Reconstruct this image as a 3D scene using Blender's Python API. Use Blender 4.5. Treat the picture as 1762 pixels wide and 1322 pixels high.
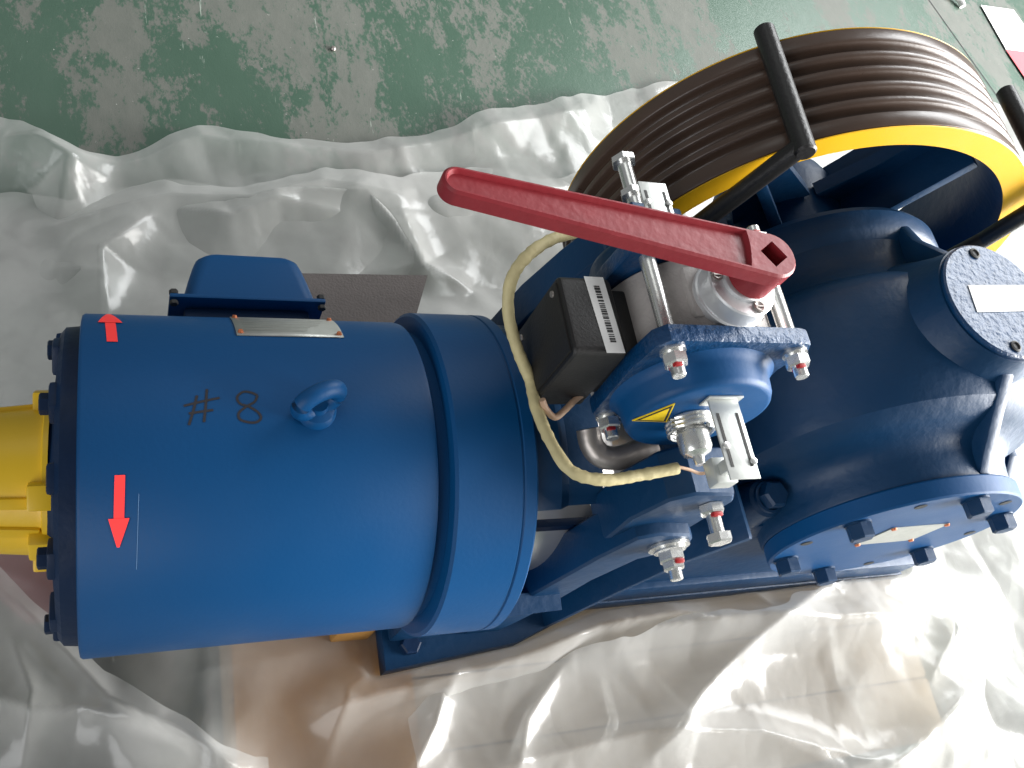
import bpy, bmesh, math, random
import numpy as np
from mathutils import Vector, Matrix
random.seed(4)
sc = bpy.context.scene
for o in list(bpy.data.objects): bpy.data.objects.remove(o)
LIFT = 0.30                                  # motor axis height above the floor (m)

# ------------------------------------------------------------------ camera
FPX, CXP, CYP = 1642.875, 881.0, 661.0
CAM = Vector((0.0234, -0.3399, 0.8634))      # in the machine frame (motor axis = x axis)
RR = np.array([[0.9218, -0.1730, 0.3470], [0.0032, -0.8915, -0.4530], [0.3877, 0.4187, -0.8212]])
u_, s_, vt_ = np.linalg.svd(RR); RR = u_ @ vt_
cd = bpy.data.cameras.new('camera'); co = bpy.data.objects.new('camera', cd); sc.collection.objects.link(co)
cm = Matrix.Identity(4)
for i in range(3):
    cm[i][0] = RR[0][i]; cm[i][1] = -RR[1][i]; cm[i][2] = -RR[2][i]
cm.translation = CAM + Vector((0, 0, LIFT))
co.matrix_world = cm
cd.sensor_width = 36; cd.lens = FPX / 1762 * 36; cd.clip_start = .02; cd.clip_end = 60
sc.camera = co
sc.render.resolution_x = 1024; sc.render.resolution_y = 768

# ------------------------------------------------------------------ light
w = bpy.data.worlds.new('World'); sc.world = w; w.use_nodes = True
bg = w.node_tree.nodes['Background']; bg.inputs[0].default_value = (.95, .98, 1, 1); bg.inputs[1].default_value = .255
def area(name, loc, target, sx, sy, power, col):
    l = bpy.data.lights.new(name, 'AREA'); l.shape = 'RECTANGLE'; l.size = sx; l.size_y = sy; l.energy = power; l.color = col
    o = bpy.data.objects.new(name, l); sc.collection.objects.link(o); o.location = loc
    o.rotation_euler = (Vector(target) - Vector(loc)).to_track_quat('-Z', 'Y').to_euler()
    return o
area('open_hall_door', (4.0, -.9, 1.25), (.9, -.2, .1), 2.8, 2.2, 640, (1, .985, .96))
area('high_window', (3.9, 2.2, 2.6), (.7, .2, .2), 2.8, 1.8, 210, (.97, .99, 1))
area('side_window', (-2.6, -2.4, 1.4), (.0, -.1, .1), 2.8, 1.8, 80, (.97, .98, 1))
area('hall_roof_light', (-1.0, 2.6, 3.8), (.3, .5, 0), 2.2, 1.6, 14, (.97, 1, .97))
sc.view_settings.view_transform = 'Standard'; sc.view_settings.look = 'None'
sc.view_settings.exposure = 0; sc.view_settings.gamma = 1
sc.render.engine = 'CYCLES'
sc.cycles.transparent_max_bounces = 12; sc.cycles.max_bounces = 7

# ------------------------------------------------------------------ pixel helpers (machine frame)
CN = np.array(CAM)
def ray(px):
    d = np.array([(px[0] - CXP) / FPX, (px[1] - CYP) / FPX, 1.0]); d = RR.T @ d
    return d / np.linalg.norm(d)
def bp(px, ax, val):
    k = 'xyz'.index(ax); d = ray(px); return CN + d * ((val - CN[k]) / d[k])
def cylpx(px, r):
    d = ray(px); a = d[1]**2 + d[2]**2; b = CN[1]*d[1] + CN[2]*d[2]; c = CN[1]**2 + CN[2]**2 - r*r
    D = max(b*b - a*c, 0); P = CN + d * ((-b - D**.5) / a); return P[0], math.atan2(P[1], P[2])

# ------------------------------------------------------------------ materials
def newmat(name):
    m = bpy.data.materials.new(name); m.use_nodes = True
    return m, m.node_tree, m.node_tree.nodes['Principled BSDF']
def paint(name, col, rough=.4, metal=0, bump=.0, bscale=200., var=.12, vscale=9., spec=.5, coat=0., rvar=.1, detail=4):
    m, t, p = newmat(name); N, L = t.nodes, t.links
    tc = N.new('ShaderNodeTexCoord')
    nz = N.new('ShaderNodeTexNoise'); nz.inputs['Scale'].default_value = vscale; nz.inputs['Detail'].default_value = 6
    L.new(tc.outputs['Object'], nz.inputs['Vector'])
    mx = N.new('ShaderNodeMix'); mx.data_type = 'RGBA'
    mx.inputs[6].default_value = tuple(c * (1 - var) for c in col) + (1,)
    mx.inputs[7].default_value = tuple(min(1, c * (1 + var)) for c in col) + (1,)
    L.new(nz.outputs[0], mx.inputs[0]); L.new(mx.outputs[2], p.inputs['Base Color'])
    mr = N.new('ShaderNodeMapRange'); mr.inputs[3].default_value = max(0.02, rough - rvar); mr.inputs[4].default_value = rough + rvar
    nz2 = N.new('ShaderNodeTexNoise'); nz2.inputs['Scale'].default_value = vscale * 3; nz2.inputs['Detail'].default_value = 5
    L.new(tc.outputs['Object'], nz2.inputs['Vector']); L.new(nz2.outputs[0], mr.inputs[0]); L.new(mr.outputs[0], p.inputs['Roughness'])
    p.inputs['Metallic'].default_value = metal; p.inputs['Specular IOR Level'].default_value = spec
    p.inputs['Coat Weight'].default_value = coat; p.inputs['Coat Roughness'].default_value = .15
    if bump > 0:
        nb = N.new('ShaderNodeTexNoise'); nb.inputs['Scale'].default_value = bscale; nb.inputs['Detail'].default_value = detail
        L.new(tc.outputs['Object'], nb.inputs['Vector'])
        b = N.new('ShaderNodeBump'); b.inputs['Strength'].default_value = bump; b.inputs['Distance'].default_value = .002
        L.new(nb.outputs[0], b.inputs['Height']); L.new(b.outputs[0], p.inputs['Normal'])
    return m
M = {}
M['blue'] = paint('blue_paint', (.0001, .057, .178), .48, bump=.07, bscale=260, var=.06, vscale=5, spec=.28)
M['blue_cast'] = paint('blue_cast_paint', (.0001, .030, .088), .46, bump=.35, bscale=90, var=.12, vscale=12, spec=.36)
M['blue_rough'] = paint('blue_rough_casting', (.001, .036, .110), .36, bump=.8, bscale=160, var=.2, vscale=40, spec=.6)
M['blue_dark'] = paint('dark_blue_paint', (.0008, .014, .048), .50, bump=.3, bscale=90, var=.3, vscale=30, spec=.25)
M['yellow'] = paint('yellow_paint', (.80, .44, .006), .42, bump=.05, bscale=300, var=.05)
M['yellow_plastic'] = paint('yellow_plastic', (.74, .47, .012), .40, bump=.06, bscale=150, var=.06)
M['groove'] = paint('brown_rust_proof_coat', (.075, .047, .034), .32, bump=.06, bscale=300, var=.15, vscale=20)
M['black_rod'] = paint('black_paint', (.014, .013, .013), .42, bump=.3, bscale=250, var=.2)
M['black'] = paint('black_plastic', (.008, .0075, .0075), .55, bump=.15, bscale=420, var=.1)
M['red'] = paint('red_enamel', (.215, .012, .019), .45, bump=.2, bscale=130, var=.16, vscale=40)
M['alu'] = paint('cast_aluminium', (.36, .335, .32), .66, metal=.1, bump=.3, bscale=380, var=.12, vscale=45)
M['turned'] = paint('turned_aluminium', (.66, .67, .68), .38, metal=.6, bump=.05, bscale=300, var=.05)
M['zinc'] = paint('zinc_plate', (.74, .74, .72), .26, metal=.85, bump=.03, bscale=300, var=.06, vscale=40)
M['zinc_flat'] = paint('zinc_sheet', (.56, .58, .56), .40, metal=.55, bump=.05, bscale=300, var=.08, vscale=40)
M['steel'] = paint('bright_steel', (.74, .71, .68), .34, metal=.75, bump=.04, bscale=60, var=.10, vscale=30)
M['dull_steel'] = paint('dull_steel', (.34, .31, .29), .42, metal=.8, bump=.15, bscale=120, var=.2, vscale=50)
M['plate'] = paint('nameplate_aluminium', (.46, .47, .44), .5, metal=.5, bump=.1, bscale=400, var=.15, vscale=80)
M['copper'] = paint('copper_rivet', (.55, .17, .07), .45, metal=.4)
M['label'] = paint('white_label', (.80, .80, .78), .5, var=.03)
M['sticker_red'] = paint('red_sticker', (.88, .035, .035), .55, var=.02)
M['sticker_yellow'] = paint('yellow_sticker', (.80, .56, .01), .45, var=.02)
M['ink'] = paint('marker_ink', (.010, .008, .012), .6, var=.3, vscale=60)
M['dark'] = paint('black_ink', (.02, .02, .02), .6)
M['red_mark'] = paint('red_lacquer', (.33, .012, .014), .4)
M['tape'] = paint('cream_tape', (.52, .45, .24), .62, bump=.6, bscale=120, var=.18, vscale=70)
M['wire'] = paint('wire_sleeve', (.46, .30, .20), .55, var=.1)
M['wood'] = paint('wood', (.56, .42, .28), .7, bump=.3, bscale=60, var=.3, vscale=14)
M['chock'] = paint('yellow_wood', (.33, .165, .035), .65, bump=.3, bscale=60, var=.25, vscale=18)
M['grey_board'] = paint('grey_felt', (.12, .105, .10), .9, bump=.5, bscale=300, var=.12, vscale=40)
M['red_cloth'] = paint('dull_red_cloth', (.34, .05, .07), .85, bump=.5, bscale=300, var=.2, vscale=20)
M['scratch'] = paint('scratched_blue', (.10, .20, .36), .6)
M['card'] = paint('cardboard', (.58, .31, .11), .8, bump=.2, bscale=120, var=.16, vscale=8)
M['paper'] = paint('white_paper', (.82, .83, .83), .7, var=.03)
M['pink'] = paint('pink_print', (.66, .12, .14), .7, var=.08)

def mat_floor():
    m, t, p = newmat('worn_green_floor_paint'); N, L = t.nodes, t.links
    tc = N.new('ShaderNodeTexCoord')
    mp = N.new('ShaderNodeMapping'); mp.inputs['Rotation'].default_value = (0, 0, .55); mp.inputs['Scale'].default_value = (1.9, 1.0, 1)
    L.new(tc.outputs['Object'], mp.inputs[0])
    def noise(scale, detail=8, rough=.6, src=mp.outputs[0], dist=0):
        n = N.new('ShaderNodeTexNoise'); n.inputs['Scale'].default_value = scale; n.inputs['Detail'].default_value = detail
        n.inputs['Roughness'].default_value = rough; n.inputs['Distortion'].default_value = dist; L.new(src, n.inputs['Vector']); return n.outputs[0]
    def ramp(src, a, b, ca=(0, 0, 0, 1), cb=(1, 1, 1, 1)):
        r = N.new('ShaderNodeValToRGB'); r.color_ramp.elements[0].position = a; r.color_ramp.elements[1].position = b
        r.color_ramp.elements[0].color = ca; r.color_ramp.elements[1].color = cb; L.new(src, r.inputs[0]); return r.outputs[0]
    def mixc(f, a, b, mode='MIX'):
        x = N.new('ShaderNodeMix'); x.data_type = 'RGBA'; x.blend_type = mode
        for s, i in ((f, 0), (a, 6), (b, 7)):
            if isinstance(s, (tuple, float)): x.inputs[i].default_value = s
            else: L.new(s, x.inputs[i])
        return x.outputs[2]
    def add(a, b, k):
        x = N.new('ShaderNodeMath'); x.operation = 'MULTIPLY_ADD'; L.new(b, x.inputs[0]); x.inputs[1].default_value = k; L.new(a, x.inputs[2]); return x.outputs[0]
    wear = add(add(noise(2.6, 12, .70, dist=.5), noise(15, 10, .75), .50), noise(80, 5, .8), .42)
    mask = ramp(wear, .955, 1.10)
    green = mixc(noise(7), (.036, .078, .053, 1), (.062, .110, .080, 1))
    grey = mixc(noise(22, 6), (.088, .100, .086, 1), (.145, .15, .132, 1))
    col = mixc(mask, green, grey)
    # pale scratches
    mp2 = N.new('ShaderNodeMapping'); mp2.inputs['Rotation'].default_value = (0, 0, -.35); mp2.inputs['Scale'].default_value = (7, .7, 1)
    L.new(tc.outputs['Object'], mp2.inputs[0])
    scr = ramp(noise(9, 6, .75, mp2.outputs[0], .5), .66, .70)
    col = mixc(scr, col, (.26, .30, .26, 1))
    specks = ramp(noise(120, 3, .7, tc.outputs['Object']), .69, .74)
    col = mixc(specks, col, (.36, .37, .34, 1))
    dk = ramp(noise(95, 3, .7, mp2.outputs[0]), .26, .31, (0.35, 0.35, 0.35, 1), (1, 1, 1, 1))
    col = mixc(.8, col, dk, 'MULTIPLY')
    L.new(col, p.inputs['Base Color'])
    rr = N.new('ShaderNodeMapRange'); rr.inputs[3].default_value = .34; rr.inputs[4].default_value = .62; L.new(mask, rr.inputs[0]); L.new(rr.outputs[0], p.inputs['Roughness'])
    b = N.new('ShaderNodeBump'); b.inputs['Strength'].default_value = .4; b.inputs['Distance'].default_value = .002; b.invert = True
    L.new(wear, b.inputs['Height']); L.new(b.outputs[0], p.inputs['Normal'])
    return m
M['floor'] = mat_floor()

def mat_plastic(name, opac, seed=0.):
    m = bpy.data.materials.new(name); m.use_nodes = True; t = m.node_tree; N, L = t.nodes, t.links; N.clear()
    out = N.new('ShaderNodeOutputMaterial')
    tc = N.new('ShaderNodeTexCoord')
    mp = N.new('ShaderNodeMapping'); mp.inputs['Location'].default_value = (seed, seed * .7, 0); L.new(tc.outputs['Object'], mp.inputs[0])
    n1 = N.new('ShaderNodeTexNoise'); n1.inputs['Scale'].default_value = 22; n1.inputs['Detail'].default_value = 3; n1.inputs['Distortion'].default_value = 1.5; L.new(mp.outputs[0], n1.inputs['Vector'])
    n2 = N.new('ShaderNodeTexNoise'); n2.inputs['Scale'].default_value = 9; n2.inputs['Detail'].default_value = 4; L.new(mp.outputs[0], n2.inputs['Vector'])
    b = N.new('ShaderNodeBump'); b.inputs['Strength'].default_value = .32; b.inputs['Distance'].default_value = .004
    wv = N.new('ShaderNodeVectorMath'); wv.operation = 'MULTIPLY_ADD'; wv.inputs[1].default_value = (.10, .10, .10)
    L.new(n2.outputs[1], wv.inputs[0]); L.new(mp.outputs[0], wv.inputs[2])
    acc = None
    for sc_, kk, rot in ((7., 1.0, .4), (16., .55, -.5), (38., .25, 1.0)):
        m3 = N.new('ShaderNodeMapping'); m3.inputs['Rotation'].default_value = (0, 0, rot); m3.inputs['Scale'].default_value = (1.0, .45, 1); L.new(wv.outputs[0], m3.inputs[0])
        vo = N.new('ShaderNodeTexVoronoi'); vo.feature = 'DISTANCE_TO_EDGE'; vo.voronoi_dimensions = '2D'; vo.inputs['Scale'].default_value = sc_; L.new(m3.outputs[0], vo.inputs['Vector'])
        mn = N.new('ShaderNodeMath'); mn.operation = 'MULTIPLY'; mn.inputs[1].default_value = kk*16/sc_*1.2; L.new(vo.outputs['Distance'], mn.inputs[0])
        if acc is None: acc = mn.outputs[0]
        else:
            a2 = N.new('ShaderNodeMath'); a2.operation = 'ADD'; L.new(acc, a2.inputs[0]); L.new(mn.outputs[0], a2.inputs[1]); acc = a2.outputs[0]
    a3 = N.new('ShaderNodeMath'); a3.operation = 'MULTIPLY_ADD'; a3.inputs[1].default_value = .5; L.new(n1.outputs[0], a3.inputs[0]); L.new(acc, a3.inputs[2])
    L.new(a3.outputs[0], b.inputs['Height'])
    tr = N.new('ShaderNodeBsdfTransparent'); tr.inputs[0].default_value = (.95, .96, .95, 1)
    df = N.new('ShaderNodeBsdfDiffuse'); df.inputs[0].default_value = (.88, .88, .86, 1); L.new(b.outputs[0], df.inputs['Normal'])
    tl = N.new('ShaderNodeBsdfTranslucent'); tl.inputs[0].default_value = (.90, .90, .88, 1); L.new(b.outputs[0], tl.inputs['Normal'])
    mm = N.new('ShaderNodeMixShader'); mm.inputs[0].default_value = .5; L.new(df.outputs[0], mm.inputs[1]); L.new(tl.outputs[0], mm.inputs[2])
    # seen edge-on a film is milkier
    lw = N.new('ShaderNodeLayerWeight'); lw.inputs[0].default_value = .42
    mr = N.new('ShaderNodeMapRange'); mr.inputs[3].default_value = opac; mr.inputs[4].default_value = min(1, opac + .5); L.new(lw.outputs['Facing'], mr.inputs[0])
    ad = N.new('ShaderNodeMath'); ad.operation = 'MULTIPLY_ADD'; ad.inputs[1].default_value = .35; ad.use_clamp = True
    sb = N.new('ShaderNodeMath'); sb.operation = 'SUBTRACT'; sb.inputs[1].default_value = .5; L.new(n2.outputs[0], sb.inputs[0])
    L.new(sb.outputs[0], ad.inputs[0]); L.new(mr.outputs[0], ad.inputs[2])
    m1 = N.new('ShaderNodeMixShader'); L.new(ad.outputs[0], m1.inputs[0]); L.new(tr.outputs[0], m1.inputs[1]); L.new(mm.outputs[0], m1.inputs[2])
    gl = N.new('ShaderNodeBsdfGlossy'); gl.inputs['Roughness'].default_value = .18; gl.inputs[0].default_value = (1, 1, 1, 1); L.new(b.outputs[0], gl.inputs['Normal'])
    fr = N.new('ShaderNodeFresnel'); fr.inputs[0].default_value = 1.5; L.new(b.outputs[0], fr.inputs['Normal'])
    fm = N.new('ShaderNodeMath'); fm.operation = 'MULTIPLY'; fm.inputs[1].default_value = .6; fm.use_clamp = True; L.new(fr.outputs[0], fm.inputs[0])
    m2 = N.new('ShaderNodeMixShader'); L.new(fm.outputs[0], m2.inputs[0]); L.new(m1.outputs[0], m2.inputs[1]); L.new(gl.outputs[0], m2.inputs[2])
    L.new(m2.outputs[0], out.inputs[0])
    return m
M['film'] = mat_plastic('clear_polythene', .31)
M['film2'] = mat_plastic('milky_polythene', .34, 3.)

# ------------------------------------------------------------------ mesh helpers
def link(name, bm, mat, parent=None, smooth=35):
    bmesh.ops.recalc_face_normals(bm, faces=bm.faces[:])
    me = bpy.data.meshes.new(name); bm.to_mesh(me); bm.free()
    me.materials.append(M[mat] if isinstance(mat, str) else mat)
    if smooth:
        me.shade_smooth(); me.set_sharp_from_angle(angle=math.radians(smooth))
    o = bpy.data.objects.new(name, me); sc.collection.objects.link(o)
    if parent is not None: o.parent = parent
    return o
def share(src, parent, mtx):
    o = src.copy(); sc.collection.objects.link(o); o.parent = parent; o.matrix_local = mtx
    return o
AX = {'z': Matrix.Identity(4), 'x': Matrix.Rotation(math.pi/2, 4, 'Y'), 'y': Matrix.Rotation(-math.pi/2, 4, 'X'),
      '-y': Matrix.Rotation(math.pi/2, 4, 'X'), '-x': Matrix.Rotation(-math.pi/2, 4, 'Y'), '-z': Matrix.Rotation(math.pi, 4, 'X')}
def lathe(bm, prof, axis='z', at=(0, 0, 0), n=64, a0=0, a1=2*math.pi, mtx=None):
    """prof: list of (r, h) along the axis; a profile that starts and ends at r=0 is closed."""
    full = abs(a1 - a0 - 2*math.pi) < 1e-6
    T = mtx if mtx is not None else Matrix.Translation(at) @ AX[axis]
    rows = []
    for r, h in prof:
        if r < 1e-6: rows.append([bm.verts.new(T @ Vector((0, 0, h)))]); continue
        k = n if full else n + 1
        rows.append([bm.verts.new(T @ Vector((r*math.cos(a0+(a1-a0)*i/n), r*math.sin(a0+(a1-a0)*i/n), h))) for i in range(k)])
    for A, B in zip(rows, rows[1:]):
        m = n if full else n
        for i in range(m):
            j = (i + 1) % n if full else i + 1
            if len(A) == 1 and len(B) == 1: continue
            if len(A) == 1: bm.faces.new((A[0], B[i], B[j]))
            elif len(B) == 1: bm.faces.new((A[i], A[j], B[0]))
            else: bm.faces.new((A[i], A[j], B[j], B[i]))
    return bm
def cyl(bm, p0, p1, r, n=24, r1=None, bev=0):
    p0, p1 = Vector(p0), Vector(p1); d = p1 - p0; h = d.length; r1 = r if r1 is None else r1
    T = Matrix.Translation(p0) @ d.to_track_quat('Z', 'Y').to_matrix().to_4x4()
    if bev: prof = [(0, 0), (r-bev, 0), (r, bev), (r1, h-bev), (r1-bev, h), (0, h)]
    else: prof = [(0, 0), (r, 0), (r1, h), (0, h)]
    return lathe(bm, prof, n=n, mtx=T)
def box(bm, x0, x1, y0, y1, z0, z1, bev=0, seg=2, mtx=None):
    r = bmesh.ops.create_cube(bm, size=1); vs = r['verts']
    for v in vs:
        v.co = Vector((x0 + (v.co.x+.5)*(x1-x0), y0 + (v.co.y+.5)*(y1-y0), z0 + (v.co.z+.5)*(z1-z0)))
    if bev:
        es = list({e for v in vs for e in v.link_edges})
        q = bmesh.ops.bevel(bm, geom=es, offset=bev, segments=seg, affect='EDGES', profile=.6)
        vs = list({v for f in q['faces'] for v in f.verts} | {v for v in vs if v.is_valid})
    if mtx is not None:
        for v in vs: v.co = mtx @ v.co
    return bm
def prism(bm, pts, a, b, plane='xz', bev=0, seg=2):
    """pts: 2-D outline, extruded from a to b along the remaining axis."""
    def P(p, h):
        if plane == 'xz': return Vector((p[0], h, p[1]))
        if plane == 'xy': return Vector((p[0], p[1], h))
        return Vector((h, p[0], p[1]))
    A = [bm.verts.new(P(p, a)) for p in pts]; B = [bm.verts.new(P(p, b)) for p in pts]
    n = len(pts); fs = [bm.faces.new(A), bm.faces.new(B[::-1])]
    for i in range(n): fs.append(bm.faces.new((A[i], B[i], B[(i+1) % n], A[(i+1) % n])))
    bmesh.ops.recalc_face_normals(bm, faces=fs)
    if bev:
        es = list(set(fs[0].edges) | set(fs[1].edges))
        bmesh.ops.bevel(bm, geom=es, offset=bev, segments=seg, affect='EDGES', profile=.6)
    return bm
def rounded(x0, x1, y0, y1, r, n=6):
    out = []
    for cx, cy, a in ((x1-r, y1-r, 0), (x0+r, y1-r, 90), (x0+r, y0+r, 180), (x1-r, y0+r, 270)):
        for i in range(n+1):
            t = math.radians(a + 90*i/n); out.append((cx + r*math.cos(t), cy + r*math.sin(t)))
    return out
def catmull(P, k=8):
    P = [Vector(p) for p in P]; Q = [P[0]*2 - P[1]] + P + [P[-1]*2 - P[-2]]; out = []
    for i in range(1, len(Q)-2):
        for j in range(k):
            t = j/k; a, b, c, d = Q[i-1], Q[i], Q[i+1], Q[i+2]
            out.append(.5*((2*b) + (c-a)*t + (2*a-5*b+4*c-d)*t*t + (3*b-a-3*c+d)*t**3))
    out.append(P[-1]); return out
def tube(bm, P, r, n=14, wob=0, caps=True, sx=1.):
    up = Vector((.3, .2, 1)); rings = []
    for i, p in enumerate(P):
        d = (P[min(i+1, len(P)-1)] - P[max(i-1, 0)]).normalized()
        s = d.cross(up).normalized(); t = s.cross(d)
        rr = r * (1 + wob*random.uniform(-1, 1))
        rings.append([bm.verts.new(p + (s*math.cos(2*math.pi*k/n)*sx + t*math.sin(2*math.pi*k/n))*rr) for k in range(n)])
    for A, B in zip(rings, rings[1:]):
        for k in range(n): bm.faces.new((A[k], A[(k+1) % n], B[(k+1) % n], B[k]))
    if caps: bm.faces.new(rings[0][::-1]); bm.faces.new(rings[-1])
    return bm
def hexprism(bm, p0, axis, rad, h, hole=0, chamfer=.12):
    T = Matrix.Translation(p0) @ AX[axis]
    c = rad*chamfer
    prof = [(0, 0), (rad, 0), (rad, h-c), (rad-c*1.4, h), (0, h)]
    return lathe(bm, prof, n=6, mtx=T)
def B(): return bmesh.new()
def empty(name, loc, label, cat, group=None):
    o = bpy.data.objects.new(name, None); sc.collection.objects.link(o); o.location = loc; o.empty_display_size = .05
    o['label'] = label; o['category'] = cat
    if group: o['group'] = group
    return o
def tag(o, label, cat, group=None):
    o['label'] = label; o['category'] = cat
    if group: o['group'] = group
    return o

# ================================================================== SETTING
bm = B(); bmesh.ops.create_grid(bm, x_segments=1, y_segments=1, size=6)
fl = link('floor', bm, 'floor', smooth=0); fl['kind'] = 'structure'; fl.location = (.5, .5, 0)
# saw-cut joint in the slab
a = bp((1598, 0), 'z', -LIFT); b = bp((1722, 175), 'z', -LIFT)
d = Vector((b-a)).normalized(); nn = Vector((-d.y, d.x, 0)) * .0014
bm = B(); A0 = Vector(a) - d*.8; B0 = Vector(b) + d*1.0
vs = [bm.verts.new((v.x, v.y, .0008)) for v in (A0-nn, A0+nn, B0+nn, B0-nn)]
bm.faces.new(vs); jn = link('floor_joint', bm, 'dark', smooth=0); jn['kind'] = 'structure'

# ------------------------------------------------------------------ plastic sheet
def perlin_factory(seed):
    rng = np.random.RandomState(seed); perm = rng.permutation(256); perm = np.concatenate([perm, perm, perm])
    ang = rng.rand(256)*2*np.pi; g = np.stack([np.cos(ang), np.sin(ang)], 1)
    def f(x, y):
        xi = np.floor(x).astype(int); yi = np.floor(y).astype(int); xf = x-xi; yf = y-yi
        u = xf**3*(xf*(xf*6-15)+10); v = yf**3*(yf*(yf*6-15)+10); xi &= 255; yi &= 255
        def gr(a, b, dx, dy):
            h = g[perm[perm[a % 256] + (b % 256)]]; return h[..., 0]*dx + h[..., 1]*dy
        n00 = gr(xi, yi, xf, yf); n10 = gr(xi+1, yi, xf-1, yf); n01 = gr(xi, yi+1, xf, yf-1); n11 = gr(xi+1, yi+1, xf-1, yf-1)
        return ((n00*(1-u)+n10*u)*(1-v) + (n01*(1-u)+n11*u)*v)*1.5
    return f
def sstep(a, b, x):
    t = np.clip((x-a)/(b-a), 0, 1); return t*t*(3-2*t)
def polydist(X, Y, P):
    best = np.full(X.shape, 1e9); tt = np.zeros(X.shape)
    for k in range(len(P)-1):
        ax, ay = P[k]; bx, by = P[k+1]; dx, dy = bx-ax, by-ay; l2 = dx*dx+dy*dy+1e-12
        t = np.clip(((X-ax)*dx+(Y-ay)*dy)/l2, 0, 1); dd = np.hypot(X-ax-t*dx, Y-ay-t*dy)
        m = dd < best; best = np.where(m, dd, best); tt = np.where(m, (k+t)/(len(P)-1), tt)
    return best, tt
PALLET = (.12, 1.10, -.33, .25, .080)
def world_px(pts, z):                       # pixel list -> xy at height z (machine frame)
    return [tuple(bp(q, 'z', z)[:2]) for q in pts]
from mathutils.geometry import delaunay_2d_cdt
def facets(X, Y, spacing, seed, jitter=.46, warp=1.0):
    """height field made of flat facets that meet in creases (values -1..1)."""
    rng = np.random.RandomState(seed)
    x0, x1, y0, y1 = X.min()-spacing, X.max()+spacing, Y.min()-spacing, Y.max()+spacing
    nx_, ny_ = int((x1-x0)/spacing)+2, int((y1-y0)/(spacing*warp))+2
    pts = []
    for a in range(nx_):
        for b in range(ny_):
            pts.append((x0+(a+rng.uniform(-jitter, jitter)+(b % 2)*.5)*spacing, y0+(b+rng.uniform(-jitter, jitter))*spacing*warp))
    hv = rng.uniform(-1, 1, len(pts))
    co_, _, tris, ov, _, _ = delaunay_2d_cdt([Vector(p) for p in pts], [], [], 0, 1e-7)
    hh = [hv[o[0]] if o else 0. for o in ov]
    Z = np.zeros(X.shape); xs = X[0]
    for t in tris:
        if len(t) != 3: continue
        (ax, ay), (bx, by), (cx, cy) = (co_[t[0]], co_[t[1]], co_[t[2]])
        den = (by-cy)*(ax-cx)+(cx-bx)*(ay-cy)
        if abs(den) < 1e-12: continue
        i0 = np.searchsorted(xs, min(ax, bx, cx)); i1 = np.searchsorted(xs, max(ax, bx, cx))+1
        if i1 <= 0 or i0 >= len(xs): continue
        xx = X[:, i0:i1]; yy = Y[:, i0:i1]
        l1 = ((by-cy)*(xx-cx)+(cx-bx)*(yy-cy))/den; l2 = ((cy-ay)*(xx-cx)+(ax-cx)*(yy-cy))/den; l3 = 1-l1-l2
        mk = (l1 >= -1e-6) & (l2 >= -1e-6) & (l3 >= -1e-6)
        zz = l1*hh[t[0]]+l2*hh[t[1]]+l3*hh[t[2]]
        Z[:, i0:i1][mk] = zz[mk]
    return Z
def blur(Z, k):
    for _ in range(k):
        Z = np.pad(Z, 1, mode='edge'); Z = (Z[:-2, 1:-1]+Z[2:, 1:-1]+Z[1:-1, :-2]+Z[1:-1, 2:]+2*Z[1:-1, 1:-1])/6
    return Z
def crumple(X, Y, seed, amp):
    f1, f2 = (perlin_factory(seed+i) for i in range(2))
    wx = X + .035*f1(X*6, Y*6) + .012*f1(X*17, Y*17); wy = Y + .035*f2(X*6, Y*6) + .012*f2(X*17+3, Y*17)
    front = 1 - sstep(-.16, -.04, Y)
    c1 = np.cos(.5); s1 = np.sin(.5)
    h = (.012 + .002*front)*facets(X, Y, .22, seed) + (.005 + .004*front)*facets(X, Y, .085, seed+1) + (.0014 + .0030*front)*facets(X, Y, .055, seed+2)
    h = h + .012*f1(X*3.1, Y*3.1) + 0.0016*front*facets(X+.3*Y, Y*.55+.2*X, .022, seed+3) + .0012*facets(X, Y, .030, seed+5)
    # long pulled creases
    u = (wx*c1 + wy*s1); v = (-wx*s1 + wy*c1)
    tri = np.abs(((u*5.5 + .35*f2(u*2, v*2)) % 1)-.5)*2
    h = h + .007*tri*sstep(-.2, .6, f1(u*2+7, v*1.3))
    return blur(h, 1)*amp
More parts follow.
